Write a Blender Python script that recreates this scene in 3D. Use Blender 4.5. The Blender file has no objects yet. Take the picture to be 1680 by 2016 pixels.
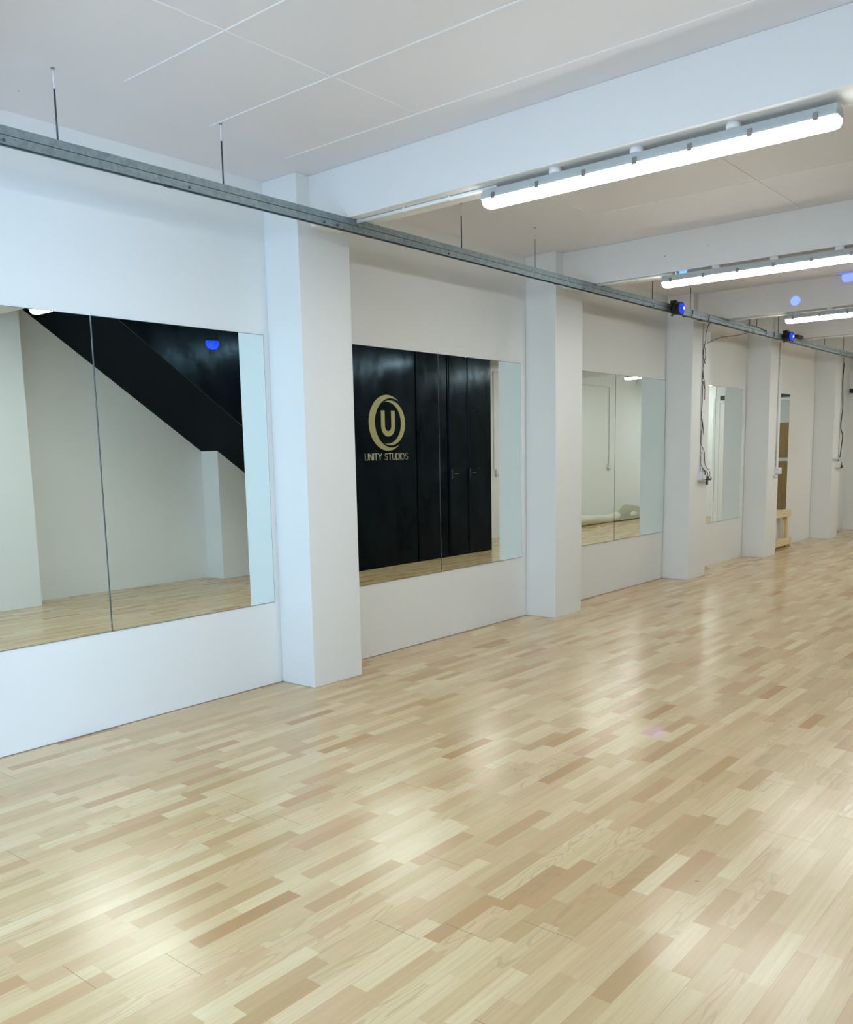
import bpy, bmesh, math, random
from mathutils import Vector, Matrix
random.seed(7)
SC = bpy.context.scene
COL = SC.collection
H, ZB, D = 3.185, 2.885, 0.311
PIERS = [(3.841, 4.285), (6.802, 7.256), (9.673, 10.159), (12.186, 12.625), (15.179, 15.610)]
BEAMS = [(1.05, 1.285), (3.943, 4.178), (6.904, 7.139), (9.775, 10.010), (12.288, 12.523), (15.281, 15.516), (18.20, 18.435)]

# ------------------------------------------------------------------ materials
def mat(name, base, rough=0.5, metal=0.0, emit=None, estr=0.0, spec=0.5, coat=0.0):
    m = bpy.data.materials.new(name); m.use_nodes = True
    b = m.node_tree.nodes['Principled BSDF']
    b.inputs['Base Color'].default_value = (*base, 1)
    b.inputs['Roughness'].default_value = rough
    b.inputs['Metallic'].default_value = metal
    b.inputs['Specular IOR Level'].default_value = spec
    b.inputs['Coat Weight'].default_value = coat
    if emit:
        b.inputs['Emission Color'].default_value = (*emit, 1)
        b.inputs['Emission Strength'].default_value = estr
    return m

class NT:
    def __init__(s, m): s.t = m.node_tree; s.b = s.t.nodes['Principled BSDF']
    def n(s, typ, **kw):
        x = s.t.nodes.new(typ)
        for k, v in kw.items(): setattr(x, k, v)
        return x
    def l(s, a, b): s.t.links.new(a, b)
    def m(s, op, a, b=None, c=None):
        x = s.n('ShaderNodeMath', operation=op)
        for i, v in enumerate((a, b, c)):
            if v is None: continue
            if isinstance(v, (int, float)): x.inputs[i].default_value = v
            else: s.l(v, x.inputs[i])
        return x.outputs[0]
    def mix(s, f, a, b, blend='MIX'):
        x = s.n('ShaderNodeMix', data_type='RGBA', blend_type=blend)
        for k, v in ((0, f), (6, a), (7, b)):
            if isinstance(v, (int, float)): x.inputs[k].default_value = v
            elif isinstance(v, tuple): x.inputs[k].default_value = (*v, 1)
            else: s.l(v, x.inputs[k])
        return x.outputs[2]
    def ramp(s, f, stops, interp='LINEAR'):
        x = s.n('ShaderNodeValToRGB'); cr = x.color_ramp; cr.interpolation = interp
        while len(cr.elements) < len(stops): cr.elements.new(0.5)
        for e, (p, c) in zip(cr.elements, stops): e.position = p; e.color = (*c, 1) if len(c) == 3 else c
        s.l(f, x.inputs[0]); return x.outputs[0]
    def pos(s): return s.n('ShaderNodeNewGeometry').outputs['Position']
    def noise(s, vec, scale, detail=3, rough=.5):
        x = s.n('ShaderNodeTexNoise'); x.inputs['Scale'].default_value = scale
        x.inputs['Detail'].default_value = detail; x.inputs['Roughness'].default_value = rough
        s.l(vec, x.inputs['Vector']); return x.outputs[0]
    def bump(s, h, strength, dist=.01):
        x = s.n('ShaderNodeBump'); x.inputs['Strength'].default_value = strength; x.inputs['Distance'].default_value = dist
        s.l(h, x.inputs['Height']); s.l(x.outputs[0], s.b.inputs['Normal'])

def paint(name, base, rough=.55, pits=0.0, bump=.12):
    m = mat(name, base, rough, spec=.35); t = NT(m); p = t.pos()
    n = t.noise(p, 1.7, 4)
    c = t.mix(t.m('MULTIPLY', n, .10), base, tuple(x * .86 for x in base))
    if pits:
        v = t.n('ShaderNodeTexVoronoi'); v.inputs['Scale'].default_value = 11
        t.l(p, v.inputs['Vector'])
        sep = t.n('ShaderNodeSeparateColor'); t.l(v.outputs['Color'], sep.inputs[0])
        small = t.m('LESS_THAN', v.outputs['Distance'], t.m('MULTIPLY', sep.outputs[1], .075))
        rare = t.m('GREATER_THAN', sep.outputs[0], 1 - pits)
        c = t.mix(t.m('MULTIPLY', t.m('MULTIPLY', small, rare), .7), c, (.16, .17, .18))
    t.l(c, t.b.inputs['Base Color'])
    t.bump(t.noise(p, 34, 4, .6), bump, .003)
    return m

M = {}
M['wall'] = paint('white_wall_paint', (.785, .80, .795))
M['pier'] = paint('white_plaster', (.785, .80, .795), bump=.2)
M['beam'] = paint('white_painted_concrete', (.79, .79, .79), pits=.30, bump=.3)
M['ceil'] = paint('white_ceiling_paint', (.80, .785, .825), .7, pits=.05)
M['batten'] = mat('white_batten', (.87, .86, .885), .5)
M['trim'] = mat('white_gloss_trim', (.84, .84, .83), .35)

def black_paint():
    m = mat('black_gloss_paint', (.0010, .0015, .0026), .22, spec=.17); t = NT(m); p = t.pos()
    mp = t.n('ShaderNodeMapping'); mp.inputs['Scale'].default_value = (1, 1, .8); t.l(p, mp.inputs[0])
    n = t.noise(mp.outputs[0], 5.5, 5, .62)
    t.bump(n, .10, .02)
    t.l(t.m('ADD', t.m('MULTIPLY', t.noise(p, 3.1, 3), .16), .16), t.b.inputs['Roughness'])
    m2 = t.n('ShaderNodeMapping'); m2.inputs['Scale'].default_value = (1, 1.2, .7); t.l(p, m2.inputs[0])
    g = t.ramp(t.noise(m2.outputs[0], 4.2, 6, .65), [(.34, (.07, .07, .07)), (.72, (.36, .36, .36))])
    t.l(g, t.b.inputs['Specular IOR Level'])
    t.b.inputs['Specular Tint'].default_value = (.26, .56, .86, 1)
    return m
M['black'] = black_paint()
M['soffit'] = mat('black_satin_paint', (.0022, .0045, .0075), .6, spec=.06)
M['gold'] = mat('gold_paint', (.36, .31, .125), .5)
M['goldpale'] = mat('pale_gold_lettering', (.50, .46, .31), .5)

def floor_mat():
    m = mat('beech_parquet', (.6, .45, .3), .3); t = NT(m)
    p = t.pos(); sx = t.n('ShaderNodeSeparateXYZ'); t.l(p, sx.inputs[0]); X, Y = sx.outputs[0], sx.outputs[1]
    W = .0625
    i = t.m('FLOOR', t.m('DIVIDE', t.m('ADD', X, .02), W))
    def wn(v, off=0):
        w = t.n('ShaderNodeTexWhiteNoise', noise_dimensions='1D'); t.l(t.m('ADD', v, off), w.inputs['W']); return w
    r = wn(i, .37).outputs['Value']
    vo = t.n('ShaderNodeTexVoronoi', voronoi_dimensions='1D'); vo.inputs['Scale'].default_value = 1
    vo.inputs['Randomness'].default_value = .75
    t.l(t.m('ADD', t.m('MULTIPLY', Y, 2.75), t.m('MULTIPLY', r, 613.7)), vo.inputs['W'])
    sc = t.n('ShaderNodeSeparateColor'); t.l(vo.outputs['Color'], sc.inputs[0])
    c1, c2, c3 = sc.outputs[0], sc.outputs[1], sc.outputs[2]
    base = t.ramp(c1, [(0, (.41, .22, .08)), (.06, (.455, .285, .12)), (.2, (.53, .385, .19)), (.5, (.585, .445, .235)),
                       (.75, (.63, .49, .27)), (1, (.70, .575, .345))])
    base = t.mix(t.m('MULTIPLY', t.m('POWER', c2, 2.0), .42), base, (.62, .385, .225))        # some strips pinker
    # fine grain running along the strip
    cv = t.n('ShaderNodeCombineXYZ')
    t.l(t.m('MULTIPLY', X, 95), cv.inputs[0]); t.l(t.m('MULTIPLY', Y, 3.0), cv.inputs[1]); t.l(t.m('MULTIPLY', c3, 90), cv.inputs[2])
    g = t.noise(cv.outputs[0], 1, 4, .62)
    base = t.mix(t.m('MULTIPLY', t.m('SUBTRACT', 1.0, t.ramp(g, [(.3, (0, 0, 0)), (.62, (1, 1, 1))])), .34), base, (.40, .25, .125))
    # cathedral figure on some strips
    cv2 = t.n('ShaderNodeCombineXYZ')
    t.l(t.m('MULTIPLY', X, 11), cv2.inputs[0]); t.l(t.m('MULTIPLY', Y, 1.7), cv2.inputs[1]); t.l(t.m('MULTIPLY', c2, 40), cv2.inputs[2])
    nn = t.noise(cv2.outputs[0], 1, 1.5)
    rings = t.m('PINGPONG', t.m('MULTIPLY', nn, 13), .5)
    line = t.m('LESS_THAN', rings, .13)
    few = t.m('GREATER_THAN', c3, .78)
    base = t.mix(t.m('MULTIPLY', t.m('MULTIPLY', line, few), .27), base, (.33, .22, .13))
    # broad tone wander
    base = t.mix(t.m('MULTIPLY', t.noise(p, 1.3, 2), .10), base, (.50, .40, .28))
    # knots
    vk = t.n('ShaderNodeTexVoronoi'); vk.inputs['Scale'].default_value = 4.2; t.l(p, vk.inputs['Vector'])
    sk = t.n('ShaderNodeSeparateColor'); t.l(vk.outputs['Color'], sk.inputs[0])
    knot = t.m('MULTIPLY', t.m('LESS_THAN', vk.outputs['Distance'], t.m('MULTIPLY', sk.outputs[1], .045)), t.m('GREATER_THAN', sk.outputs[0], .66))
    base = t.mix(t.m('MULTIPLY', knot, .6), base, (.18, .10, .06))
    # joints between three-strip planks
    k = t.m('FLOOR', t.m('DIVIDE', t.m('ADD', X, .02), W * 3))
    rk = wn(k, 7.1).outputs['Value']
    fe = t.m('FRACT', t.m('ADD', t.m('DIVIDE', Y, 2.2), rk))
    fx = t.m('FRACT', t.m('DIVIDE', t.m('ADD', X, .02), W * 3))
    joint = t.m('MAXIMUM', t.m('LESS_THAN', fe, .0011), t.m('MULTIPLY', t.m('LESS_THAN', fx, .009), .45))
    fs = t.m('FRACT', t.m('DIVIDE', t.m('ADD', X, .02), W))
    joint = t.m('MAXIMUM', joint, t.m('MULTIPLY', t.m('LESS_THAN', fs, .016), .16))
    base = t.mix(t.m('MULTIPLY', joint, .75), base, (.20, .12, .07))
    t.l(base, t.b.inputs['Base Color'])
    t.l(t.m('ADD', .185, t.m('MULTIPLY', t.noise(p, 2.2, 3), .09)), t.b.inputs['Roughness'])
    t.bump(t.noise(p, 3.5, 2), .12, .004)
    t.b.inputs['Specular IOR Level'].default_value = .62
    return m
M['floor'] = floor_mat()

def mirror_mat():
    m = mat('silvered_glass', (.85, .925, .90), 0.0, 1.0); return m
M['mirror'] = mirror_mat()
M['mirror_edge'] = mat('mirror_glass_edge', (.06, .10, .10), .3)

def galv():
    m = mat('galvanised_steel', (.3, .36, .38), .5, .8); t = NT(m); p = t.pos()
    v = t.n('ShaderNodeTexVoronoi'); v.inputs['Scale'].default_value = 45; t.l(p, v.inputs['Vector'])
    sc = t.n('ShaderNodeSeparateColor'); t.l(v.outputs['Color'], sc.inputs[0])
    c = t.mix(t.m('MULTIPLY', t.m('ADD', sc.outputs[0], t.noise(p, 9, 3)), .45), (.20, .25, .265), (.36, .42, .44))
    t.l(c, t.b.inputs['Base Color'])
    return m
M['galv'] = galv()
M['dark_metal'] = mat('dark_rod_steel', (.10, .10, .12), .45, .7)
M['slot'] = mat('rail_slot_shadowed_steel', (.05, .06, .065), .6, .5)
M['lamp'] = mat('lit_diffuser', (.9, .9, .9), .4, emit=(.955, 1.0, .965), estr=22.0)
M['lamp_side'] = mat('lit_diffuser_side', (.9, .9, .9), .4, emit=(.955, 1.0, .965), estr=8.0)
M['housing'] = mat('grey_lamp_housing', (.50, .54, .55), .45)
M['clip'] = mat('steel_clip', (.30, .29, .27), .35, .8)
M['pvc'] = mat('white_conduit_plastic', (.83, .83, .83), .35)
M['pvc_grey'] = mat('pale_grey_conduit_plastic', (.62, .64, .65), .4)
M['cable'] = mat('black_cable', (.012, .014, .016), .45)
M['cable_grey'] = mat('dark_grey_cable', (.05, .055, .055), .5)
M['black_plastic'] = mat('black_plastic', (.008, .008, .010), .4)
M['socket'] = mat('white_socket_plastic', (.74, .75, .78), .3)
M['blue'] = mat('blue_lit_lens', (.01, .02, .4), .15, emit=(.004, .022, 1.0), estr=.9)
M['violet'] = mat('violet_lit_led', (.5, .4, .9), .2, emit=(.35, .22, 1.0), estr=4.0)

def wood(name, a, b, rough=.55, axis=2, sc=26):
    m = mat(name, a, rough); t = NT(m); p = t.pos()
    mp = t.n('ShaderNodeMapping'); s = [sc, sc, sc]; s[axis] = sc * .06
    mp.inputs['Scale'].default_value = s; t.l(p, mp.inputs[0])
    n = t.noise(mp.outputs[0], 1, 4, .6)
    t.l(t.ramp(n, [(.32, a), (.68, b)]), t.b.inputs['Base Color']); return m
M['pine'] = wood('planed_pine', (.70, .56, .32), (.80, .68, .44), axis=1)
M['pine_v'] = wood('planed_pine_upright', (.68, .54, .30), (.78, .66, .42), axis=2)
M['oak'] = wood('brown_wood_veneer', (.20, .125, .028), (.27, .175, .045), .45)
M['vinyl'] = paint('cream_vinyl_sheet', (.70, .69, .56), .5)
M['panel_grey'] = mat('pale_grey_panel', (.52, .55, .55), .4)
M['edge'] = mat('brown_shadow_gap', (.27, .19, .15), .6)
M['frame_white'] = mat('white_window_frame', (.82, .82, .82), .35)

# ------------------------------------------------------------------ geometry
class MB:
    def __init__(s): s.bm = bmesh.new()
    def box(s, x0, x1, y0, y1, z0, z1, bev=0, seg=2):
        b = bmesh.new(); bmesh.ops.create_cube(b, size=1)
        for v in b.verts:
            v.co = ((x0 + x1) / 2 + v.co.x * (x1 - x0), (y0 + y1) / 2 + v.co.y * (y1 - y0), (z0 + z1) / 2 + v.co.z * (z1 - z0))
        if bev: bmesh.ops.bevel(b, geom=b.edges[:], offset=bev, segments=seg, profile=.5, affect='EDGES')
        s.merge(b); return s
    def merge(s, b):
        me = bpy.data.meshes.new('tmp'); b.to_mesh(me); b.free(); s.bm.from_mesh(me); bpy.data.meshes.remove(me)
    def prism(s, pts, axis, a, c, bev=0):
        """polygon pts in the plane normal to axis, extruded from a to c"""
        b = bmesh.new()
        def P(u, v, w):
            return {0: (w, u, v), 1: (u, w, v), 2: (u, v, w)}[axis]
        f0 = [b.verts.new(P(u, v, a)) for u, v in pts]; f1 = [b.verts.new(P(u, v, c)) for u, v in pts]
        n = len(pts)
        b.faces.new(f0); b.faces.new(f1[::-1])
        for i in range(n): b.faces.new((f0[i], f0[(i + 1) % n], f1[(i + 1) % n], f1[i]))
        bmesh.ops.recalc_face_normals(b, faces=b.faces[:])
        if bev: bmesh.ops.bevel(b, geom=b.edges[:], offset=bev, segments=2, profile=.5, affect='EDGES')
        s.merge(b); return s
    def tube(s, pts, r, seg=10, smooth=True):
        pts = [Vector(p) for p in pts]
        if smooth and len(pts) > 2: pts = catmull(pts)
        b = bmesh.new(); rings = []; up = None
        for i, p in enumerate(pts):
            t = (pts[min(i + 1, len(pts) - 1)] - pts[max(i - 1, 0)])
            t = t.normalized() if t.length > 1e-9 else Vector((0, 0, 1))
            if up is None: up = Vector((0, 0, 1)) if abs(t.z) < .9 else Vector((1, 0, 0))
            x = t.cross(up)
            if x.length < 1e-4: x = t.orthogonal()
            x.normalize(); y = t.cross(x).normalized(); up = x.cross(t) if False else up
            rings.append([b.verts.new(p + r * (math.cos(k * 2 * math.pi / seg) * x + math.sin(k * 2 * math.pi / seg) * y)) for k in range(seg)])
        for a, c in zip(rings, rings[1:]):
            # align the two rings so that no twist appears
            best = min(range(seg), key=lambda o: (a[0].co - c[o].co).length); c[:] = c[best:] + c[:best]
            for k in range(seg): b.faces.new((a[k], a[(k + 1) % seg], c[(k + 1) % seg], c[k]))
        b.faces.new(rings[0][::-1]); b.faces.new(rings[-1])
        bmesh.ops.recalc_face_normals(b, faces=b.faces[:])
        for f in b.faces: f.smooth = len(f.verts) == 4
        s.merge(b); return s
    def cyl(s, p0, p1, r, seg=20): return s.tube([p0, p1], r, seg, False)
    def lathe(s, prof, origin, axis, seg=28):
        """prof: list of (distance along axis, radius)"""
        ax = Vector(axis).normalized(); x = ax.orthogonal().normalized(); y = ax.cross(x); o = Vector(origin)
        b = bmesh.new(); rings = []
        for h, r in prof:
            rings.append([b.verts.new(o + ax * h + max(r, 1e-4) * (math.cos(k * 2 * math.pi / seg) * x + math.sin(k * 2 * math.pi / seg) * y)) for k in range(seg)])
        for a, c in zip(rings, rings[1:]):
            for k in range(seg): b.faces.new((a[k], a[(k + 1) % seg], c[(k + 1) % seg], c[k]))
        b.faces.new(rings[0][::-1]); b.faces.new(rings[-1])
        bmesh.ops.recalc_face_normals(b, faces=b.faces[:])
        for f in b.faces: f.smooth = len(f.verts) == 4
        s.merge(b); return s
    def build(s, name, m, parent=None, at=None):
        me = bpy.data.meshes.new(name)
        if at is not None: bmesh.ops.translate(s.bm, verts=s.bm.verts[:], vec=-Vector(at))
        s.bm.to_mesh(me); s.bm.free()
        for x in (m if isinstance(m, (list, tuple)) else [m]): me.materials.append(x)
        o = bpy.data.objects.new(name, me); COL.objects.link(o)
        if parent is not None: o.parent = parent
        elif at is not None: o.location = at
        return o

def catmull(P, k=7):
    out = []
    for i in range(len(P) - 1):
        p0 = P[max(i - 1, 0)]; p1 = P[i]; p2 = P[i + 1]; p3 = P[min(i + 2, len(P) - 1)]
        for j in range(k):
            t = j / k
            out.append(.5 * (2 * p1 + (p2 - p0) * t + (2 * p0 - 5 * p1 + 4 * p2 - p3) * t * t + (3 * p1 - p0 - 3 * p2 + p3) * t ** 3))
    out.append(P[-1]); return out

def struct(name, mb, m, parent=None):
    o = mb.build(name, m, parent)
    if parent is None: o['kind'] = 'structure'
    return o
def thing(name, label, cat, loc=(0, 0, 0), group=None):
    o = bpy.data.objects.new(name, None); COL.objects.link(o); o.location = loc; o.empty_display_size = .1
    o['label'] = label; o['category'] = cat
    if group: o['group'] = group
    return o
def tag(o, label, cat, group=None):
    o['label'] = label; o['category'] = cat
    if group: o['group'] = group
    return o
def dup(root, loc, label, group=None):
    r = root.copy(); COL.objects.link(r); r.location = loc; r['label'] = label
    if group: r['group'] = group
    for ch in list(root.children):
        c = ch.copy(); COL.objects.link(c); c.parent = r
        for g in ch.children:
            d = g.copy(); COL.objects.link(d); d.parent = c
    return r

# ------------------------------------------------------------------ room shell
Y0, Y1, XR = -2.3, 19.2, 4.82
struct('floor', MB().box(-.15, XR + .1, Y0 - .1, Y1 + .1, -.12, 0), M['floor'])
struct('ceiling', MB().box(-.15, XR + .1, Y0 - .1, Y1 + .1, H, H + .15), M['ceil'])
struct('wall_left', MB().box(-.15, 0, Y0 - .1, Y1 + .1, 0, H), M['wall'])
struct('wall_back', MB().box(0, XR, Y1, Y1 + .1, 0, H), M['wall'])
RW = (-2.0, .62); mb = MB()
mb.box(XR, XR + .1, RW[1], Y1 + .1, 0, H); mb.box(XR, XR + .1, Y0 - .1, RW[0], 0, H); mb.box(XR, XR + .1, RW[0], RW[1], 0, .95); mb.box(XR, XR + .1, RW[0], RW[1], 2.72, H)
struct('wall_right', mb, M['wall'])
# right side: projecting stretches of wall
for i, (a, b, x) in enumerate(((.88, 1.35, 4.51), (3.82, 4.465, 4.51), (6.80, 8.6, 4.50), (11.16, Y1, 4.62))):
    struct('wall_right_projection', MB().box(x, XR, a, b, 0, H), M['wall'])
for n, f in [(.88, 1.32)] + PIERS:
    struct('wall_pier', MB().box(0, D, n, f, 0, H, .004, 2), M['pier'])
for a, b in BEAMS:
    x1 = XR if a < 5 or a > 12 else XR
    k0, k1 = .0132, -.0132 * (x1 - 1)
    struct('ceiling_beam', MB().prism([(0, a + k0), (x1, a + k1), (x1, b + k1), (0, b + k0)], 2, ZB, H, .004), M['beam'])
# ceiling sheets are joined by thin white cover strips
k = 0
def strip(x0, x1, y0, y1):
    global k; k += 1
    struct('trim_%d' % k, MB().box(x0, x1, y0, y1, H - .004, H, .0015, 1), M['batten'])
w = .0036
def fade_strip(x0, y, w):
    global k; k += 1
    struct('trim_%d' % k, MB().prism([(x0, y - .0006), (x0 + .8, y - w), (XR, y - w), (XR, y + w), (x0 + .8, y + w), (x0, y + .0006)], 2, H - .0035, H), M['batten'])
fade_strip(.72, 2.445, w); fade_strip(.56, 3.037, w); fade_strip(.45, 3.637, w)
strip(1.45 - w, 1.45 + w, 1.29, 3.63)
w = .0028
strip(1.13, XR, 5.98 - w, 5.98 + w); strip(1.14 - w, 1.14 + w, 4.20, 5.98); strip(2.31 - w, 2.31 + w, 4.9, 6.86)
strip(2.5, XR, 4.99, 4.997)
for y in (8.1, 9.2, 11.2, 13.7, 14.4, 16.8): strip(.5, XR, y - w, y + w)

# narrow brown strip painted as the shadow gap where parquet meets the left wall
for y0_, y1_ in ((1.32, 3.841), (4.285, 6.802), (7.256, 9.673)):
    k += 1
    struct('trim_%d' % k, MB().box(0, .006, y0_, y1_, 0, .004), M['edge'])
# window wall behind the camera
zs, zh = .95, 2.72
wins = [(1.05, 2.75)]
mb = MB()
mb.box(0, XR, Y0 - .1, Y0, 0, zs); mb.box(0, XR, Y0 - .1, Y0, zh, H)
for a, b in ((0, 1.05), (2.75, XR)): mb.box(a, b, Y0 - .1, Y0, zs, zh)
struct('wall_front', mb, M['wall'])
glass = bpy.data.materials.new('window_glass'); glass.use_nodes = True
nt = glass.node_tree; nt.nodes.clear()
o_ = nt.nodes.new('ShaderNodeOutputMaterial'); mx = nt.nodes.new('ShaderNodeMixShader'); tr = nt.nodes.new('ShaderNodeBsdfTransparent')
gl = nt.nodes.new('ShaderNodeBsdfGlossy'); gl.inputs['Roughness'].default_value = 0; fr = nt.nodes.new('ShaderNodeFresnel')
nt.links.new(fr.outputs[0], mx.inputs[0]); nt.links.new(tr.outputs[0], mx.inputs[1]); nt.links.new(gl.outputs[0], mx.inputs[2]); nt.links.new(mx.outputs[0], o_.inputs[0])
for i, (a, b) in enumerate(wins):
    f = MB(); t = .05; c = (a + b) / 2
    for q in ((a, a + t, zs, zh), (b - t, b, zs, zh), (a, b, zs, zs + t), (a, b, zh - t, zh), (c - .025, c + .025, zs, zh), (a, b, 2.1, 2.15)):
        f.box(q[0], q[1], Y0 - .08, Y0 - .02, q[2], q[3], .004, 1)
    wo = struct('window_%d' % (i + 1), f, M['frame_white'])
    MB().box(a + .01, b - .01, Y0 - .054, Y0 - .048, zs + .01, zh - .01).build('pane', glass, wo)
    MB().box(a - .05, b + .05, Y0 - .02, Y0 + .12, zs - .04, zs, .006, 2).build('window_sill', M['trim'], wo)

f = MB(); a, b = RW; t = .05
for q in ((a, a + t, zs, zh), (b - t, b, zs, zh), (a, b, zs, zs + t), (a, b, zh - t, zh), (-.715, -.665, zs, zh), (a, b, 2.1, 2.15)):
    f.box(XR + .02, XR + .08, q[0], q[1], q[2], q[3], .004, 1)
wo = struct('window_2', f, M['frame_white'])
MB().box(XR + .048, XR + .054, a + .01, b - .01, zs + .01, zh - .01).build('pane', glass, wo)
MB().box(XR - .06, XR + .02, a - .05, b + .05, zs - .04, zs, .006, 2).build('window_sill', M['trim'], wo)

# partition closing the far left of the room
struct('wall_partition', MB().box(0, 2.433, 17.15, 17.30, 0, H), M['wall'])
pf = MB()
pf.box(.30, .42, 17.10, 17.15, 0, 2.40, .004, 1); pf.box(2.33, 2.455, 17.10, 17.15, 0, 2.44, .004, 1)
pf.box(.42, 2.33, 17.10, 17.15, 2.34, 2.40, .003, 1)
struct('trim_%d' % (k + 1), pf, M['trim'])
d3 = struct('door_3', MB().box(.42, 1.90, 17.12, 17.15, 1.93, 2.335, .002, 1), M['panel_grey'])
MB().box(1.90, 2.33, 17.11, 17.15, .02, 2.335, .002, 1).build('side_panel', M['trim'], d3)
MB().box(.75, 1.75, 17.105, 17.145, .02, 1.925, .003, 1).build('wood_leaf', M['oak'], d3)
MB().box(.75, 1.75, 17.095, 17.105, 1.225, 1.29, .002, 1).build('push_rail', M['panel_grey'], d3)
tr_ = thing('door_track', 'long black sliding track fixed above the doorway on the far partition', 'door track', (0, 0, 0))
MB().box(.04, 2.30, 17.02, 17.095, 2.405, 2.48, .004, 1).build('track_rail', M['black_plastic'], tr_)
for x in (.25, .9, 1.6, 2.15): MB().box(x, x + .05, 17.095, 17.152, 2.42, 2.47, .003, 1).build('bracket', M['black_plastic'], tr_)

# black stair enclosure on the right
def zl(y): return 2.835 - .693 * (y - 4.985)
ytop = 4.985 - (H - 2.835) / .693
black = MB().prism([(ytop, H), (11.16, H), (11.16, 0), (7.95, 0), (7.95, zl(7.95))], 0, 3.52, 3.535)
black.box(3.535, 4.62, 11.10, 11.16, 0, H)
bw = struct('wall_stairs', black, M['black'])
sf = MB().prism([(ytop, H), (ytop + .10, H), (7.95, zl(7.95) + .07), (7.95, zl(7.95))], 0, 3.535, XR)
struct('stair_soffit', sf, M['soffit'])
# two flush black cupboard doors with lever handles
for i, (a, b) in enumerate(((10.125, 10.52), (10.56, 10.97))):
    dd = MB(); dd.box(3.500, 3.519, a, b, .02, 3.05, .006, 2)
    do = struct('door_%d' % (i + 1), dd, M['black'])
    hb = MB(); hb.box(3.492, 3.50, a + .02, a + .05, 1.13, 1.26, .003, 1); hb.tube([(3.50, a + .035, 1.20), (3.462, a + .035, 1.20), (3.46, a + .06, 1.20), (3.46, a + .14, 1.198)], .007)
    hb.build('door_handle', M['black_plastic'], do)
for y in (9.42, 10.105, 10.54, 10.99):
    k += 1
    struct('trim_%d' % (k + 2), MB().box(3.508, 3.52, y - .012, y + .012, 0, 3.08, .004, 1), M['black'])

# ------------------------------------------------------------------ logo on the black wall
logo = thing('wall_logo', 'gold letter U emblem inside two crescents above UNITY STUDIOS lettering on the black wall', 'logo', (3.517, 8.825, 1.85))
def crescent(c1, R1, c2, R2, right):
    d = (c2 - c1); xx = (R1 * R1 - R2 * R2 + d * d) / (2 * d); hh = math.sqrt(max(R1 * R1 - xx * xx, 1e-6))
    a1 = math.atan2(hh, xx); a2 = math.atan2(hh, xx - d); N = 60; zc = 1.905; pts = []
    if not right:   # keep the left limb
        for j in range(N + 1):
            a = a1 + (2 * math.pi - 2 * a1) * j / N; pts.append((c1 + R1 * math.cos(a), zc + R1 * math.sin(a)))
        for j in range(1, N):
            a = (2 * math.pi - a2) - (2 * math.pi - 2 * a2) * j / N; pts.append((c2 + R2 * math.cos(a), zc + R2 * math.sin(a)))
    else:
        for j in range(N + 1):
            a = -a1 + 2 * a1 * j / N; pts.append((c1 + R1 * math.cos(a), zc + R1 * math.sin(a)))
        for j in range(1, N):
            a = a2 - 2 * a2 * j / N; pts.append((c2 + R2 * math.cos(a), zc + R2 * math.sin(a)))
    return pts
LO = (3.517, 8.825, 1.85)
MB().prism(crescent(8.825, .362, 8.90, .322, False), 0, 3.515, 3.5205).build('left_crescent', M['gold'], logo, LO)
MB().prism(crescent(8.88, .292, 8.82, .272, True), 0, 3.515, 3.5205).build('right_crescent', M['gold'], logo, LO)
up = []
yl, yr, zt, st = 8.700, 8.968, 2.065, .070; ym = (yl + yr) / 2; Ro = (yr - yl) / 2; Ri = Ro - st; zc_ = 1.862
up += [(yl, zt)] + [(ym + Ro * math.cos(a), zc_ + Ro * math.sin(a)) for a in [math.pi + math.pi * j / 24 for j in range(25)]] + [(yr, zt), (yr - st, zt)]
up += [(ym + Ri * math.cos(a), zc_ + Ri * math.sin(a)) for a in [-math.pi * j / 24 for j in range(25)]] + [(yl + st, zt)]
MB().prism(up, 0, 3.515, 3.5205).build('letter_u', M['gold'], logo, LO)
# thin lettering drawn as strokes
def arc(cx, cy, rx, ry, a0, a1, n=10): return [(cx + rx * math.cos(math.radians(a0 + (a1 - a0) * j / n)), cy + ry * math.sin(math.radians(a0 + (a1 - a0) * j / n))) for j in range(n + 1)]
G = {'U': [[(0, 1)] + arc(.3, .3, .3, .3, 180, 360) + [(.6, 1)]],
     'N': [[(0, 0), (0, 1), (.62, 0), (.62, 1)]],
     'I': [[(0, 0), (0, 1)]],
     'T': [[(0, 1), (.64, 1)], [(.32, 0), (.32, 1)]],
     'Y': [[(0, 1), (.3, .45), (.6, 1)], [(.3, .45), (.3, 0)]],
     'S': [arc(.28, .755, .25, .245, 30, 270, 10) + arc(.28, .255, .26, .255, 90, -150, 10)],
     'D': [[(0, 0), (0, 1), (.2, 1)] + arc(.2, .5, .42, .5, 90, -90, 12) + [(0, 0)]],
     'O': [arc(.36, .5, .36, .5, 0, 360, 20)]}
WD = {'U': .6, 'N': .62, 'I': 0, 'T': .64, 'Y': .6, 'S': .54, 'D': .62, 'O': .72, ' ': .30}
def stroke(mb, pts, wd):
    for (a, b), (c, d) in zip(pts, pts[1:]):
        L = math.hypot(c - a, d - b)
        if L < 1e-6: continue
        ux, uy = (c - a) / L * wd / 2, (d - b) / L * wd / 2; e = .8
        mb.prism([(a - ux * e - uy, b - uy * e + ux), (a - ux * e + uy, b - uy * e - ux), (c + ux * e + uy, d + uy * e - ux), (c + ux * e - uy, d + uy * e + ux)], 0, 3.515, 3.5205)
txt = 'UNITY STUDIOS'; gap = .20
tot = sum(WD[c] for c in txt) + gap * (len(txt) - 1)
sy = .835 / tot; hz = .082; y = 8.382
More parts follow.
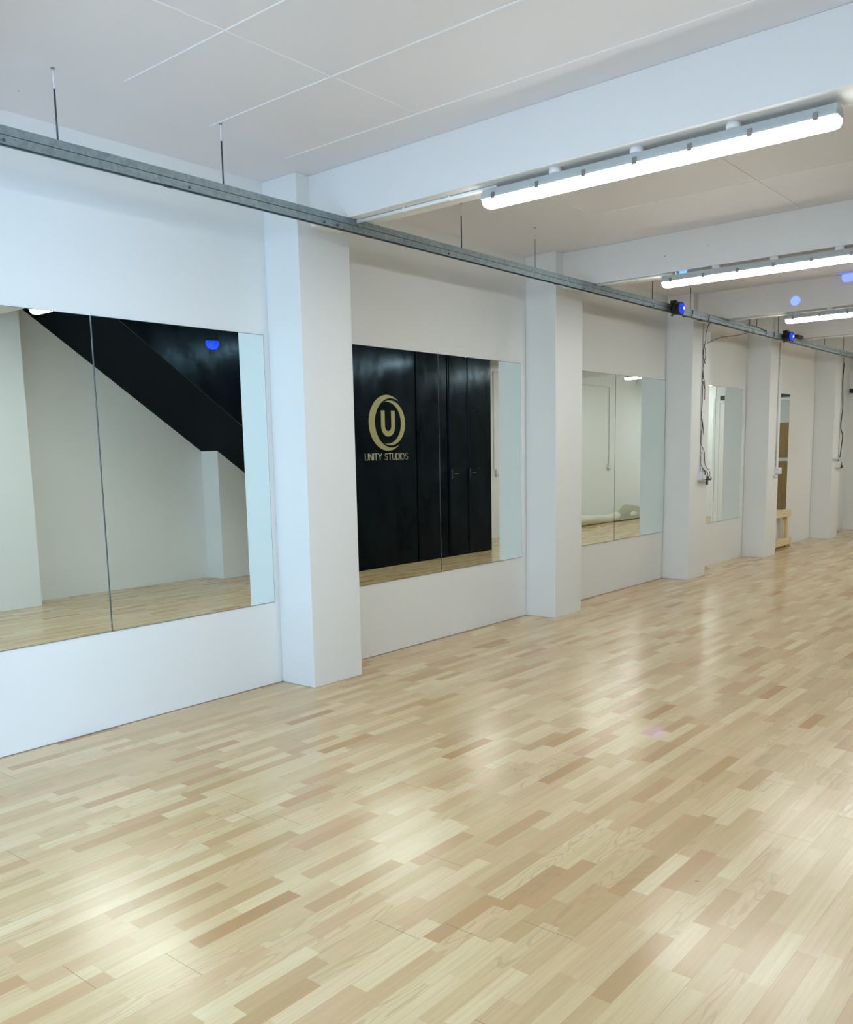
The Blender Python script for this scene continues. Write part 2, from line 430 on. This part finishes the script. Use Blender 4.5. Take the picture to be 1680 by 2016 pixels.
for ch in txt:
    if ch != ' ':
        lm = MB()
        for s_ in G[ch]: stroke(lm, [(y + u * sy, 1.424 + v * hz) for u, v in s_], .0095)
        lm.build('letter_' + ch.lower(), M['goldpale'], logo, LO)
    y += (WD[ch] + gap) * sy

# ------------------------------------------------------------------ mirrors
panels = [  # y0, y1, label
    (1.440, 2.6125, 'frameless wall mirror at the left edge of the photo, left pane of the nearest pair'),
    (2.6165, 3.797, 'frameless wall mirror just left of the nearest pier, reflecting the black sloping stair underside'),
    (4.385, 5.549, 'frameless wall mirror just past the nearest pier, reflecting the gold U logo'),
    (5.553, 6.717, 'frameless wall mirror left of the second pier, reflecting black cupboard doors'),
    (7.300, 8.469, 'frameless wall mirror right of the second pier, reflecting a plain wall with a socket'),
    (8.473, 9.657, 'frameless wall mirror left of the third pier, reflecting a lit tube lamp and rolled flooring'),
    (10.22, 11.120, 'frameless wall mirror right of the third pier, half behind the hanging cables'),
    (11.124, 12.048, 'frameless wall mirror left of the fourth pier, reflecting a bright white door frame'),
    (12.78, 13.958, 'frameless wall mirror behind the pine frame past the fourth pier, reflecting a brown wooden door')]
MZ0, MZ1 = .548, 2.268
for a, b, lab in panels:
    t = thing('wall_mirror', lab, 'mirror', (0, (a + b) / 2, MZ0), 'frameless mirrors along the left wall')
    MZ1 = 2.260 if b < 4 else 2.268
    MB().box(.0003, .0048, a, b, MZ0, MZ1).build('mirror_backing', M['mirror_edge'], t, (0, (a + b) / 2, MZ0))
    fb = bmesh.new()
    vs = [fb.verts.new(q) for q in ((.0056, a + .0025, MZ0 + .0025), (.0056, b - .0025, MZ0 + .0025), (.0056, b - .0025, MZ1 - .0025), (.0056, a + .0025, MZ1 - .0025),
                                    (.005, a + .0025, MZ0 + .0025), (.005, b - .0025, MZ0 + .0025), (.005, b - .0025, MZ1 - .0025), (.005, a + .0025, MZ1 - .0025))]
    fb.faces.new(vs[:4]); fb.faces.new(vs[:3:-1])
    for j in range(4): fb.faces.new((vs[j], vs[4 + j], vs[4 + (j + 1) % 4], vs[(j + 1) % 4]))
    bmesh.ops.recalc_face_normals(fb, faces=fb.faces[:])
    mm = MB(); mm.merge(fb); mm.build('silvered_face', M['mirror'], t, (0, (a + b) / 2, MZ0))

# ------------------------------------------------------------------ suspended rail
rail = thing('ceiling_rail', 'long galvanised steel channel rail hung on thin rods beside the left wall', 'rail', (.64, 2, 2.81))
RL = (.64, 2, 2.81); xf = .640; ya, yb, yc = Y0 + .02, 12.5, 17.14
up1 = MB().prism([(xf - .041, 2.849), (xf, 2.849), (xf, 2.8845), (xf - .008, 2.8845), (xf - .008, 2.8785), (xf - .003, 2.8785), (xf - .003, 2.853), (xf - .038, 2.853), (xf - .038, 2.8785), (xf - .033, 2.8785), (xf - .033, 2.8845), (xf - .041, 2.8845)], 1, ya, yc)
up1.build('upper_channel', M['galv'], rail, RL)
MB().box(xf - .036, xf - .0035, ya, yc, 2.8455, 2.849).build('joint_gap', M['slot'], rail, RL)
lo = MB().prism([(xf - .041, 2.8455), (xf + .001, 2.8455), (xf + .001, 2.812), (xf - .008, 2.812), (xf - .008, 2.818), (xf - .003, 2.818), (xf - .003, 2.8415), (xf - .038, 2.8415), (xf - .038, 2.818), (xf - .033, 2.818), (xf - .033, 2.812), (xf - .041, 2.812)], 1, ya, yc)
lo.build('lower_channel', M['galv'], rail, RL)
for y in (-1.4, -.2, 1.0, 2.1616, 3.0555, 5.07, 5.9917, 8.01, 8.87, 10.529, 10.758, 11.499, 13.42, 14.353, 16.2):
    rb = MB().cyl((xf - .02, y, 2.853), (xf - .02, y, 3.10), .0042, 8)
    r_ = rb.build('hanger_rod', M['dark_metal'], rail, RL)
    MB().cyl((xf - .02, y, 3.10), (xf - .02, y, H), .0045, 8).build('rod_sleeve', M['ceil'], r_, RL)
    MB().cyl((xf - .02, y, H - .006), (xf - .02, y, H), .008, 12).build('anchor', M['clip'], r_, RL)
for y in (1.908, 2.827, 3.853, 3.748, 4.9, 6.7, 8.0, 9.3, 10.6, 12.0, 14.1):
    MB().lathe([(0, .007), (.004, .007), (.006, .004)], (xf + .001, y, 2.824), (1, 0, 0), 12).build('bolt', M['dark_metal'], rail, RL)
for y in (2.722, 4.14, 6.3, 9.15, 11.3):
    MB().box(xf - .030, xf - .012, y - .02, y + .02, 2.806, 2.816, .002, 1).build('channel_nut', M['dark_metal'], rail, RL)
for y in (6.76, 12.45):
    MB().box(xf + .001, xf + .005, y - .08, y + .08, 2.816, 2.841, .001, 1).build('splice_plate', M['galv'], rail, RL)

# ------------------------------------------------------------------ tube lamps
def make_lamp(loc, label):
    """loc: centre of the lamp on the beam soffit"""
    t = thing('tube_lamp', label, 'lamp', loc, 'tube lamps under the beams'); L = .882
    hs = MB().prism([(-.036, -.022), (.036, -.022), (.052, -.058), (.0535, -.070), (-.0535, -.070), (-.052, -.058)], 0, -L, L, .003)
    h = hs.build('housing', M['housing'], t)
    # rounded ends
    e = MB(); N = 8
    rings = []
    prof = [(-.0485, -.066), (-.0480, -.080), (-.042, -.096), (-.026, -.108), (0, -.110), (.026, -.108), (.042, -.096), (.0480, -.080), (.0485, -.066)]
    b = bmesh.new()
    xs = [(-L, .80), (-L + .006, .90), (-L + .016, .97), (-L + .035, 1), (L - .035, 1), (L - .016, .97), (L - .006, .90), (L, .80)]
    for x, s_ in xs:
        rings.append([b.verts.new((x, yy * s_, -.066 + (zz + .066) * s_)) for yy, zz in prof])
    for a, c in zip(rings, rings[1:]):
        for j in range(len(prof)): b.faces.new((a[j], a[(j + 1) % len(prof)], c[(j + 1) % len(prof)], c[j]))
    b.faces.new(rings[0][::-1]); b.faces.new(rings[-1]); bmesh.ops.recalc_face_normals(b, faces=b.faces[:])
    for f in b.faces: f.material_index = 0 if f.normal.z < -.55 else 1
    e.merge(b); e.build('diffuser', [M['lamp'], M['lamp_side']], t)
    for j in range(7):
        x = -.802 + j * .2675
        for s_ in (-1, 1):
            c = MB(); ya_, yb_ = sorted((s_ * .0515, s_ * .0565))
            c.box(x - .011, x + .011, ya_, yb_, -.078, -.046, .002, 1); c.box(x - .007, x + .007, min(ya_, yb_) - .001, max(ya_, yb_) + .001, -.064, -.058, .001, 1)
            c.build('clip', M['clip'], t)
    for x in (-.44, 0.0, .455):
        c = MB().lathe([(0, .032), (-.020, .033), (-.026, .028)], (x, -.026, 0), (0, 0, 1), 20); c.build('junction_box', M['pvc'], t)
    return t
YL = [1.12, 4.03, 6.93, 9.86, 12.37, 15.37, 18.30]
XL = [2.40, 2.463, 2.120, 2.135, 2.385, 2.575, 2.70]
labs = ['lit tube lamp nearest the window wall, before the nearest beam',
        'lit white tube lamp under the nearest beam, the largest lamp in view',
        'lit white tube lamp under the second beam, running out of the right edge',
        'lit white tube lamp under the third beam, smallest lamp seen directly at the right edge',
        'lit tube lamp under the fourth beam, beyond the violet spotlight',
        'lit tube lamp under the fifth beam, seen in the mirror left of the third pier',
        'lit tube lamp at the far end, seen in the mirror behind the hanging cables']
lamp0 = make_lamp((XL[1], YL[1], ZB), labs[1])
for j in (2, 3, 5, 6, 4, 0): dup(lamp0, (XL[j], YL[j], ZB), labs[j])
# conduit feeding each lamp along the beam soffit
cl = ['white conduit under the nearest beam from the rail to the largest lamp', 'white conduit under the second beam from the rail to its lamp',
      'white conduit under the third beam from the rail to its lamp', 'white conduit under the fourth beam running right from the rail', 'white conduit under the fifth beam running right from the rail']
for j, lab in zip((1, 2, 3, 4, 5), cl):
    y_ = YL[j] - .012
    c = thing('lamp_conduit', lab, 'conduit', (.645, y_, ZB), 'conduits under the beams')
    MB().cyl((.645, y_, ZB - .012), (XL[j] - .80, y_, ZB - .012), .0105, 12).build('conduit_tube', M['pvc'], c, (.645, y_, ZB))
    for x in (1.02, 1.35): MB().box(x - .008, x + .008, y_ - .016, y_ + .016, ZB - .026, ZB - .0005, .003, 1).build('saddle', M['pvc'], c, (.645, y_, ZB))

# ------------------------------------------------------------------ effect spotlights on the rail
def make_spot(loc, yaw, label):
    t = thing('effect_spotlight', label, 'spotlight', loc, 'blue effect spotlights on the rail'); t.rotation_euler = (0, 0, yaw)
    # local +x = beam direction; body is a short can
    MB().lathe([(-.075, .020), (-.070, .040), (-.045, .052), (.0, .058), (.035, .060), (.042, .060), (.042, .052), (.036, .051)], (0, 0, 0), (1, 0, 0), 28).build('body', M['black_plastic'], t)
    MB().lathe([(.030, .050), (.044, .046), (.056, .034), (.063, .018), (.065, .001)], (0, 0, 0), (1, 0, 0), 24).build('lens', M['blue'], t)
    MB().lathe([(.0635, .012), (.067, .011), (.069, .004)], (0, 0, 0), (1, 0, 0), 14).build('led', M['violet'], t)
    y_ = MB(); y_.tube([(0, -.064, .0), (-.005, -.066, .045), (-.03, -.05, .072), (-.045, 0, .078), (-.03, .05, .072), (-.005, .066, .045), (0, .064, 0)], .005, 8); y_.build('yoke', M['black_plastic'], t)
    MB().box(-.075, -.015, -.018, .018, .048, .085, .006, 2).build('clamp', M['black_plastic'], t)
    for s_ in (-1, 1): MB().lathe([(0, .012), (.012, .012), (.014, .009)], (0, s_ * .058, 0), (0, s_, 0), 12).build('knob', M['black_plastic'], t)
    MB().tube([(-.05, 0, -.045), (-.06, 0, -.06), (-.075, .01, -.05)], .006, 8).build('cable_gland', M['black_plastic'], t)
    return t
S1 = (.70, 8.40, 2.835); S2 = (.70, 11.655, 2.845)
make_spot(S1, -.10, 'black round spotlight with blue lens on the rail, left of the two')
make_spot(S2, -.25, 'black round spotlight with violet glowing centre on the rail, right of the two')
def beam(src, dst, power, half, col=(.02, .09, 1.0), blend=.35):
    ld = bpy.data.lights.new('spot_beam', 'SPOT'); ld.energy = power; ld.color = col; ld.spot_size = 2 * half; ld.spot_blend = blend; ld.shadow_soft_size = .004
    o = bpy.data.objects.new('spot_beam', ld); COL.objects.link(o); d = Vector(dst) - Vector(src)
    o.location = Vector(src) + d.normalized() * .03; o.rotation_euler = d.to_track_quat('-Z', 'Y').to_euler()
    return o
s1 = (.77, 8.40, 2.84); s2 = (.77, 11.65, 2.85)
BP = 1.0
beam(s1, (1.367, 9.775, 2.987), 125 * BP, .034)
beam(s1, (1.887, 9.775, 3.165), 170 * BP, .034)
beam((.765, 8.375, 2.82), (1.368, 6.995, 2.885), 150 * BP, .022)
beam(s1, (2.468, 4.296, 0), 90 * BP, .016, (.40, .10, 1.0), .9)
beam(s1, (1.843, 6.261, 0), 30 * BP, .016, (.35, .10, 1.0), .9)
beam(s1, (3.52, 6.068, 2.708), 1300 * BP, .020)

# ------------------------------------------------------------------ cables, sockets
def cab(name, label, paths, x=None, m='cable', r=.0035, cat='cable'):
    t = MB()
    base = paths[0][0]
    for P in paths: t.tube(P, r, 7)
    o = t.build(name, M[m], None, base)
    return tag(o, label, cat)
def yz(pts, x0=.322, amp=.006): return [(x0 + amp * math.sin(3.1 * j), y, z) for j, (y, z) in enumerate(pts)]
tang = [
    [(.64, 9.83, 2.83), (.52, 9.66, 2.85), (.45, 9.70, 2.76), (.36, 9.90, 2.69)] + yz([(9.928, 2.563), (10.001, 2.445)]),
    yz([(9.944, 2.658), (10.006, 2.55), (9.942, 2.375), (9.997, 2.206), (10.007, 2.043)]),
    yz([(9.942, 2.375), (9.931, 2.279), (10.007, 2.159)]),
    yz([(9.940, 2.04), (9.937, 1.97), (9.93, 1.839), (10.008, 1.647)]),
    yz([(9.942, 1.84), (9.971, 1.763), (10.008, 1.647)]),
    yz([(9.936, 1.70), (9.935, 1.55), (10.035, 1.451), (10.061, 1.313)]) + [(.34, 10.15, 1.231), (.345, 10.158, 1.165)],
    yz([(9.93, 1.45), (9.945, 1.316), (10.002, 1.266), (10.007, 1.19)]),
    yz([(10.002, 1.266), (10.092, 1.219), (10.107, 1.174), (10.17, 1.15)]),
    yz([(9.942, 2.66), (9.941, 2.5), (9.944, 2.3), (9.938, 2.2), (9.943, 2.0)]),
]
cab('tangled_cables', 'tangle of thin black cables hanging down the front of the third pier', tang)
cab('slack_cable', 'single thin dark cable sagging between the third pier and the rail', [[(.325, 10.03, 2.675), (.42, 10.20, 2.745), (.54, 10.36, 2.77), (.63, 10.60, 2.825)]], m='cable_grey', r=.0035)
loops = []
for y_ in (8.86, 9.28):
    loops.append([(.645, y_ - .10, 2.803), (.652, y_ - .03, 2.81), (.650, y_, 2.84), (.642, y_ + .02, 2.877), (.615, y_ + .03, 2.877), (.594, y_, 2.84), (.60, y_ - .1, 2.803)])
loops.append([(.70, 8.33, 2.78), (.66, 8.2, 2.805), (.648, 8.0, 2.803), (.648, 7.9, 2.812)])
loops.append([(.69, 8.46, 2.785), (.655, 8.6, 2.797), (.652, 8.85, 2.803), (.652, 9.05, 2.79), (.652, 9.28, 2.804), (.648, 9.6, 2.81), (.646, 9.83, 2.808)])
loops.append([(.652, 8.62, 2.845), (.655, 8.62, 2.80), (.652, 8.64, 2.79), (.652, 8.75, 2.80)])
cab('spotlight_cable', 'black cable looped around the rail beside the left spotlight', loops, r=.004)
loops = []
for y_ in (11.0, 11.28):
    loops.append([(.645, y_ - .08, 2.803), (.652, y_ - .03, 2.81), (.650, y_, 2.84), (.642, y_ + .02, 2.877), (.615, y_ + .03, 2.877), (.594, y_, 2.84)])
loops.append([(.645, 10.40, 2.877), (.645, 10.6, 2.885), (.645, 10.8, 2.88), (.65, 11.0, 2.86)])
loops.append([(.652, 10.92, 2.803), (.652, 11.1, 2.797), (.652, 11.35, 2.803), (.68, 11.6, 2.79)])
cab('spotlight_cable', 'black cable wound around the rail left of the violet spotlight', loops, r=.004)
pa = thing('power_adapter', 'small flat black adapter lying on top of the rail beyond the violet spotlight', 'power adapter', (.67, 12.16, 2.875))
MB().box(-.05, .02, -.12, .10, 0, .035, .006, 2).build('case', M['black_plastic'], pa)
MB().tube([(0, .10, .015), (.01, .16, .02), (-.01, .24, .0)], .004, 7).build('lead', M['cable'], pa)

def conduit(label, y0, z0, y1, z1, m, x=D, r=.009, nsad=4):
    t = thing('wall_conduit', label, 'conduit', (x, y1, z1))
    LC = (x, y1, z1)
    MB().cyl((x + r, y0, z0), (x + r, y1, z1), r, 10).build('conduit_tube', m, t, LC)
    for j in range(nsad):
        f = (j + .5) / nsad; yy = y0 + (y1 - y0) * f; zz = z0 + (z1 - z0) * f
        MB().box(x + .0005, x + 2.4 * r, yy - .017, yy + .017, zz - .007, zz + .007, .002, 1).build('saddle', m, t, LC)
    return t
conduit('thin pale conduit behind the tangled cables on the third pier', 9.945, ZB, 9.940, 1.215, M['pvc_grey'], r=.006)
conduit('straight grey conduit down the edge of the fourth pier', 12.508, ZB, 12.490, 1.215, M['pvc_grey'])
conduit('grey conduit beside a dark cable on the fifth pier', 15.531, ZB, 15.483, 1.235, M['pvc_grey'])
cab('hanging_cable', 'dark cable following the grey conduit down the fifth pier', [[(.335, 15.50, 2.80), (.335, 15.47, 2.5), (.34, 15.51, 2.10), (.335, 15.47, 1.80), (.35, 15.535, 1.66), (.345, 15.525, 1.5), (.335, 15.49, 1.28)]], r=.007)

def socket(name, label, y, z, x=D, w=.146, n=1):
    t = thing(name, label, 'socket', (x, y, z))
    MB().box(.0005, .040, -w / 2, w / 2, -.043, .043, .004, 2).build('back_box', M['socket'], t)
    MB().box(.040, .048, -w / 2 - .001, w / 2 + .001, -.044, .044, .003, 2).build('faceplate', M['socket'], t)
    for s_ in (-1, 1):
        MB().box(.047, .052, s_ * .035 - .008, s_ * .035 + .008, .014, .034, .002, 1).build('switch', M['trim'], t)
        q = MB(); q.box(.0475, .0488, s_ * .035 - .003, s_ * .035 + .003, -.004, .006); q.box(.0475, .0488, s_ * .035 - .014, s_ * .035 - .006, -.022, -.018); q.box(.0475, .0488, s_ * .035 + .006, s_ * .035 + .014, -.022, -.018)
        q.build('pin_slots', M['black_plastic'], t)
    return t
socket('wall_socket', 'white double socket with plugs on the third pier below the tangled cables', 9.965, 1.175)
def plug(label, y, z, x=D + .048, m='black_plastic', w=.05):
    t = thing('plug', label, 'plug', (x, y, z))
    MB().box(0, .032, -w / 2, w / 2, -.024, .024, .008, 2).build('plug_body', M[m], t)
    MB().tube([(.018, 0, .020), (.022, 0, .05), (.012, 0, .08)], .005, 7).build('cord_guard', M['cable'], t)
plug('white plug in the left half of the socket on the third pier', 9.93, 1.165, m='socket', w=.045)
plug('black plug in the right half of the socket on the third pier', 10.00, 1.155)
ad = thing('cable_adapter', 'flat black adapter hanging beside the socket on the third pier', 'adapter', (.35, 10.11, 1.135))
MB().box(-.012, .014, -.05, .05, -.012, .012, .004, 2).build('case', M['black_plastic'], ad)
MB().tube([(0, .05, 0), (.005, .075, .005), (0, .06, .03)], .004, 7).build('lead', M['cable'], ad)
MB().box(-.01, .012, -.055, -.035, -.06, -.012, .004, 1).build('hanging_tab', M['cable_grey'], ad)
socket('wall_socket', 'white double socket at the foot of the conduit on the fourth pier', 12.548, 1.168)
MB().box(D + .0005, D + .034, 12.42, 12.50, 1.085, 1.115, .006, 2).build('wall_clip', M['pvc_grey'])
o = bpy.data.objects['wall_clip']; tag(o, 'small grey clip under the socket on the fourth pier', 'clip')
socket('wall_socket', 'white double socket below the narrow ledge on the fifth pier', 15.40, 1.185)
plug('black plug sticking out of the socket on the fifth pier', 15.56, 1.155, x=D + .02, w=.10)
MB().box(D, D + .045, 15.15, 15.80, 1.275, 1.300, .003, 1).build('wall_ledge', M['pvc_grey'])
tag(bpy.data.objects['wall_ledge'], 'narrow grey ledge across the fifth pier above its socket', 'ledge')

# right wall trunking and sockets, seen in the mirrors
def trunk(label, pts, name='wall_trunking'):
    t = MB()
    for (ya_, za), (yb_, zb_) in zip(pts, pts[1:]):
        t.box(4.604, 4.6195, min(ya_, yb_) - .010, max(ya_, yb_) + .010, min(za, zb_) - .010, max(za, zb_) + .010, .002, 1)
    return tag(t.build(name, M['pvc_grey'], None, (4.62, pts[0][0], pts[0][1])), label, 'trunking')
trunk('thin grey trunking with a square bend on the right wall, reflected past the black doors', [(14.2, 2.86), (12.77, 2.86), (12.77, 1.20)])
trunk('thin grey trunking turning down to a socket, reflected right of the second pier', [(14.9, 2.785), (16.92, 2.785), (16.92, 1.20)])
for y_, lab in ((12.86, 'white socket on the right wall, reflected beside the black doors'), (16.92, 'white socket on the right wall, reflected right of the second pier')):
    t = thing('wall_socket', lab, 'socket', (4.62, y_, 1.155))
    MB().box(-.04, -.0005, -.07, .07, -.050, .043, .004, 2).build('back_box', M['pvc_grey'], t)
    MB().box(-.048, -.040, -.071, .071, -.044, .044, .003, 2).build('faceplate', M['socket'], t)
    MB().box(-.044, -.002, -.06, .02, -.075, -.050, .004, 1).build('cable_entry', M['panel_grey'], t)

# ------------------------------------------------------------------ pine frame leaning in the fourth bay
pfm = thing('pine_frame', 'low planed pine frame standing against the wall past the fourth pier', 'wooden frame', (.10, 13.2, 0))
def pb(n, x0, x1, y0, y1, z0, z1, m):
    MB().box(x0, x1, y0, y1, z0, z1, .003, 1).build(n, m, pfm, (.10, 13.2, 0))
pb('top_rail', .115, .140, 12.72, 13.80, .462, .557, M['pine'])
pb('bottom_rail', .115, .140, 12.72, 13.80, .035, .140, M['pine'])
pb('leg', .070, .115, 13.70, 13.765, 0, .50, M['pine_v'])
pb('leg', .070, .115, 12.76, 12.825, 0, .50, M['pine_v'])
pb('back_rail', .030, .055, 12.72, 13.78, .470, .555, M['pine'])
pb('back_rail', .030, .055, 12.72, 13.78, .045, .130, M['pine'])
pb('back_leg', .055, .075, 13.66, 13.70, .0, .50, M['pine_v'])
pb('foot', .060, .150, 13.775, 13.815, 0, .14, M['pine_v'])
MB().lathe([(0, .010), (.0015, .010)], (.140, 13.47, .512), (1, 0, 0), 12).build('knot', M['oak'], pfm, (.10, 13.2, 0))

# ------------------------------------------------------------------ rolled vinyl flooring along the right wall
rv = bmesh.new(); N, S = 64, 28; rings = []
for i in range(N + 1):
    f = i / N; yy = 14.6 + f * 3.9
    rr = .104 + .016 * math.sin(yy * 3.3) + .006 * math.sin(yy * 9); cx = 4.50 - .02 * math.sin(yy * 1.3); ring = []
    for j in range(S):
        a = 2 * math.pi * j / S
        r_ = rr * (1 + .05 * math.sin(3 * a + yy * 2))
        zz = max(.002, rr * .92 + r_ * math.sin(a) * .95)
        ring.append(rv.verts.new((min(cx + r_ * 1.05 * math.cos(a), 4.612), yy, zz)))
    rings.append(ring)
for a, c in zip(rings, rings[1:]):
    for j in range(S): rv.faces.new((a[j], a[(j + 1) % S], c[(j + 1) % S], c[j]))
rv.faces.new(rings[0][::-1]); rv.faces.new(rings[-1]); bmesh.ops.recalc_face_normals(rv, faces=rv.faces[:])
for f in rv.faces: f.smooth = True
roll = thing('vinyl_roll', 'loosely rolled cream vinyl flooring lying along the right wall, reflected in a mirror', 'rolled flooring', (4.5, 16.5, 0))
m_ = MB(); m_.merge(rv); m_.build('roll', M['vinyl'], roll, (4.5, 16.5, 0))
fv = bmesh.new(); A, B = 14, 8; grid = []
for i in range(A + 1):
    f = i / A; yy = 16.85 + f * 1.45; hgt = .02 + .30 * math.sin(min(f / .38, 1) * math.pi / 2) - .13 * max(0, (f - .38) / .62)
    row = []
    for j in range(B + 1):
        g = j / B; row.append(fv.verts.new((4.365 + .10 * g ** .8 - .02 * math.sin(g * 3), yy + .02 * g, max(.01, .02 + (hgt) * g))))
    grid.append(row)
for i in range(A):
    for j in range(B): fv.faces.new((grid[i][j], grid[i + 1][j], grid[i + 1][j + 1], grid[i][j + 1]))
bmesh.ops.solidify(fv, geom=fv.faces[:], thickness=.006)
m_ = MB(); m_.merge(fv); m_.build('loose_flap', M['vinyl'], roll, (4.5, 16.5, 0))

# ------------------------------------------------------------------ daylight
w_ = bpy.data.worlds.new('sky'); SC.world = w_; w_.use_nodes = True
bg = w_.node_tree.nodes['Background']; bg.inputs[0].default_value = (.42, .68, 1.0, 1); bg.inputs[1].default_value = 7.0
for i, (a, b) in enumerate(wins):
    ld = bpy.data.lights.new('window_portal', 'AREA'); ld.shape = 'RECTANGLE'; ld.size = b - a; ld.size_y = zh - zs; ld.cycles.is_portal = True
    o = bpy.data.objects.new('window_portal', ld); COL.objects.link(o); o.location = ((a + b) / 2, Y0 - .12, (zs + zh) / 2); o.rotation_euler = (math.pi / 2, 0, 0)

ld = bpy.data.lights.new('window_portal', 'AREA'); ld.shape = 'RECTANGLE'; ld.size = RW[1] - RW[0]; ld.size_y = zh - zs; ld.cycles.is_portal = True
o = bpy.data.objects.new('window_portal', ld); COL.objects.link(o); o.location = (XR + .12, (RW[0] + RW[1]) / 2, (zs + zh) / 2); o.rotation_euler = (math.pi / 2, 0, math.pi / 2)

# ------------------------------------------------------------------ camera
cd = bpy.data.cameras.new('camera'); cam = bpy.data.objects.new('camera', cd); COL.objects.link(cam)
cd.sensor_fit = 'HORIZONTAL'; cd.sensor_width = 36; cd.lens = 1749.3 / 1680 * 36; cd.shift_y = 136.06 / 1680; cd.clip_start = .02
F = Vector((-.63469031, .75952174, -.14246033)); R = Vector((.76897669, .63898813, -.01921008)); U = Vector((-.07643998, .12174113, .98961408))
m4 = Matrix((R, U, -F)).transposed().to_4x4(); m4.translation = Vector((4.48423, 0, 1.5)); cam.matrix_world = m4
SC.camera = cam

vs_ = SC.view_settings; vs_.view_transform = 'Standard'; vs_.look = 'None'; vs_.gamma = 1; vs_.exposure = 1.33; vs_.use_curve_mapping = False
cy = SC.cycles
cy.use_denoising = True; cy.max_bounces = 10; cy.diffuse_bounces = 6; cy.glossy_bounces = 6; cy.sample_clamp_indirect = 12; cy.caustics_reflective = True; cy.blur_glossy = .5
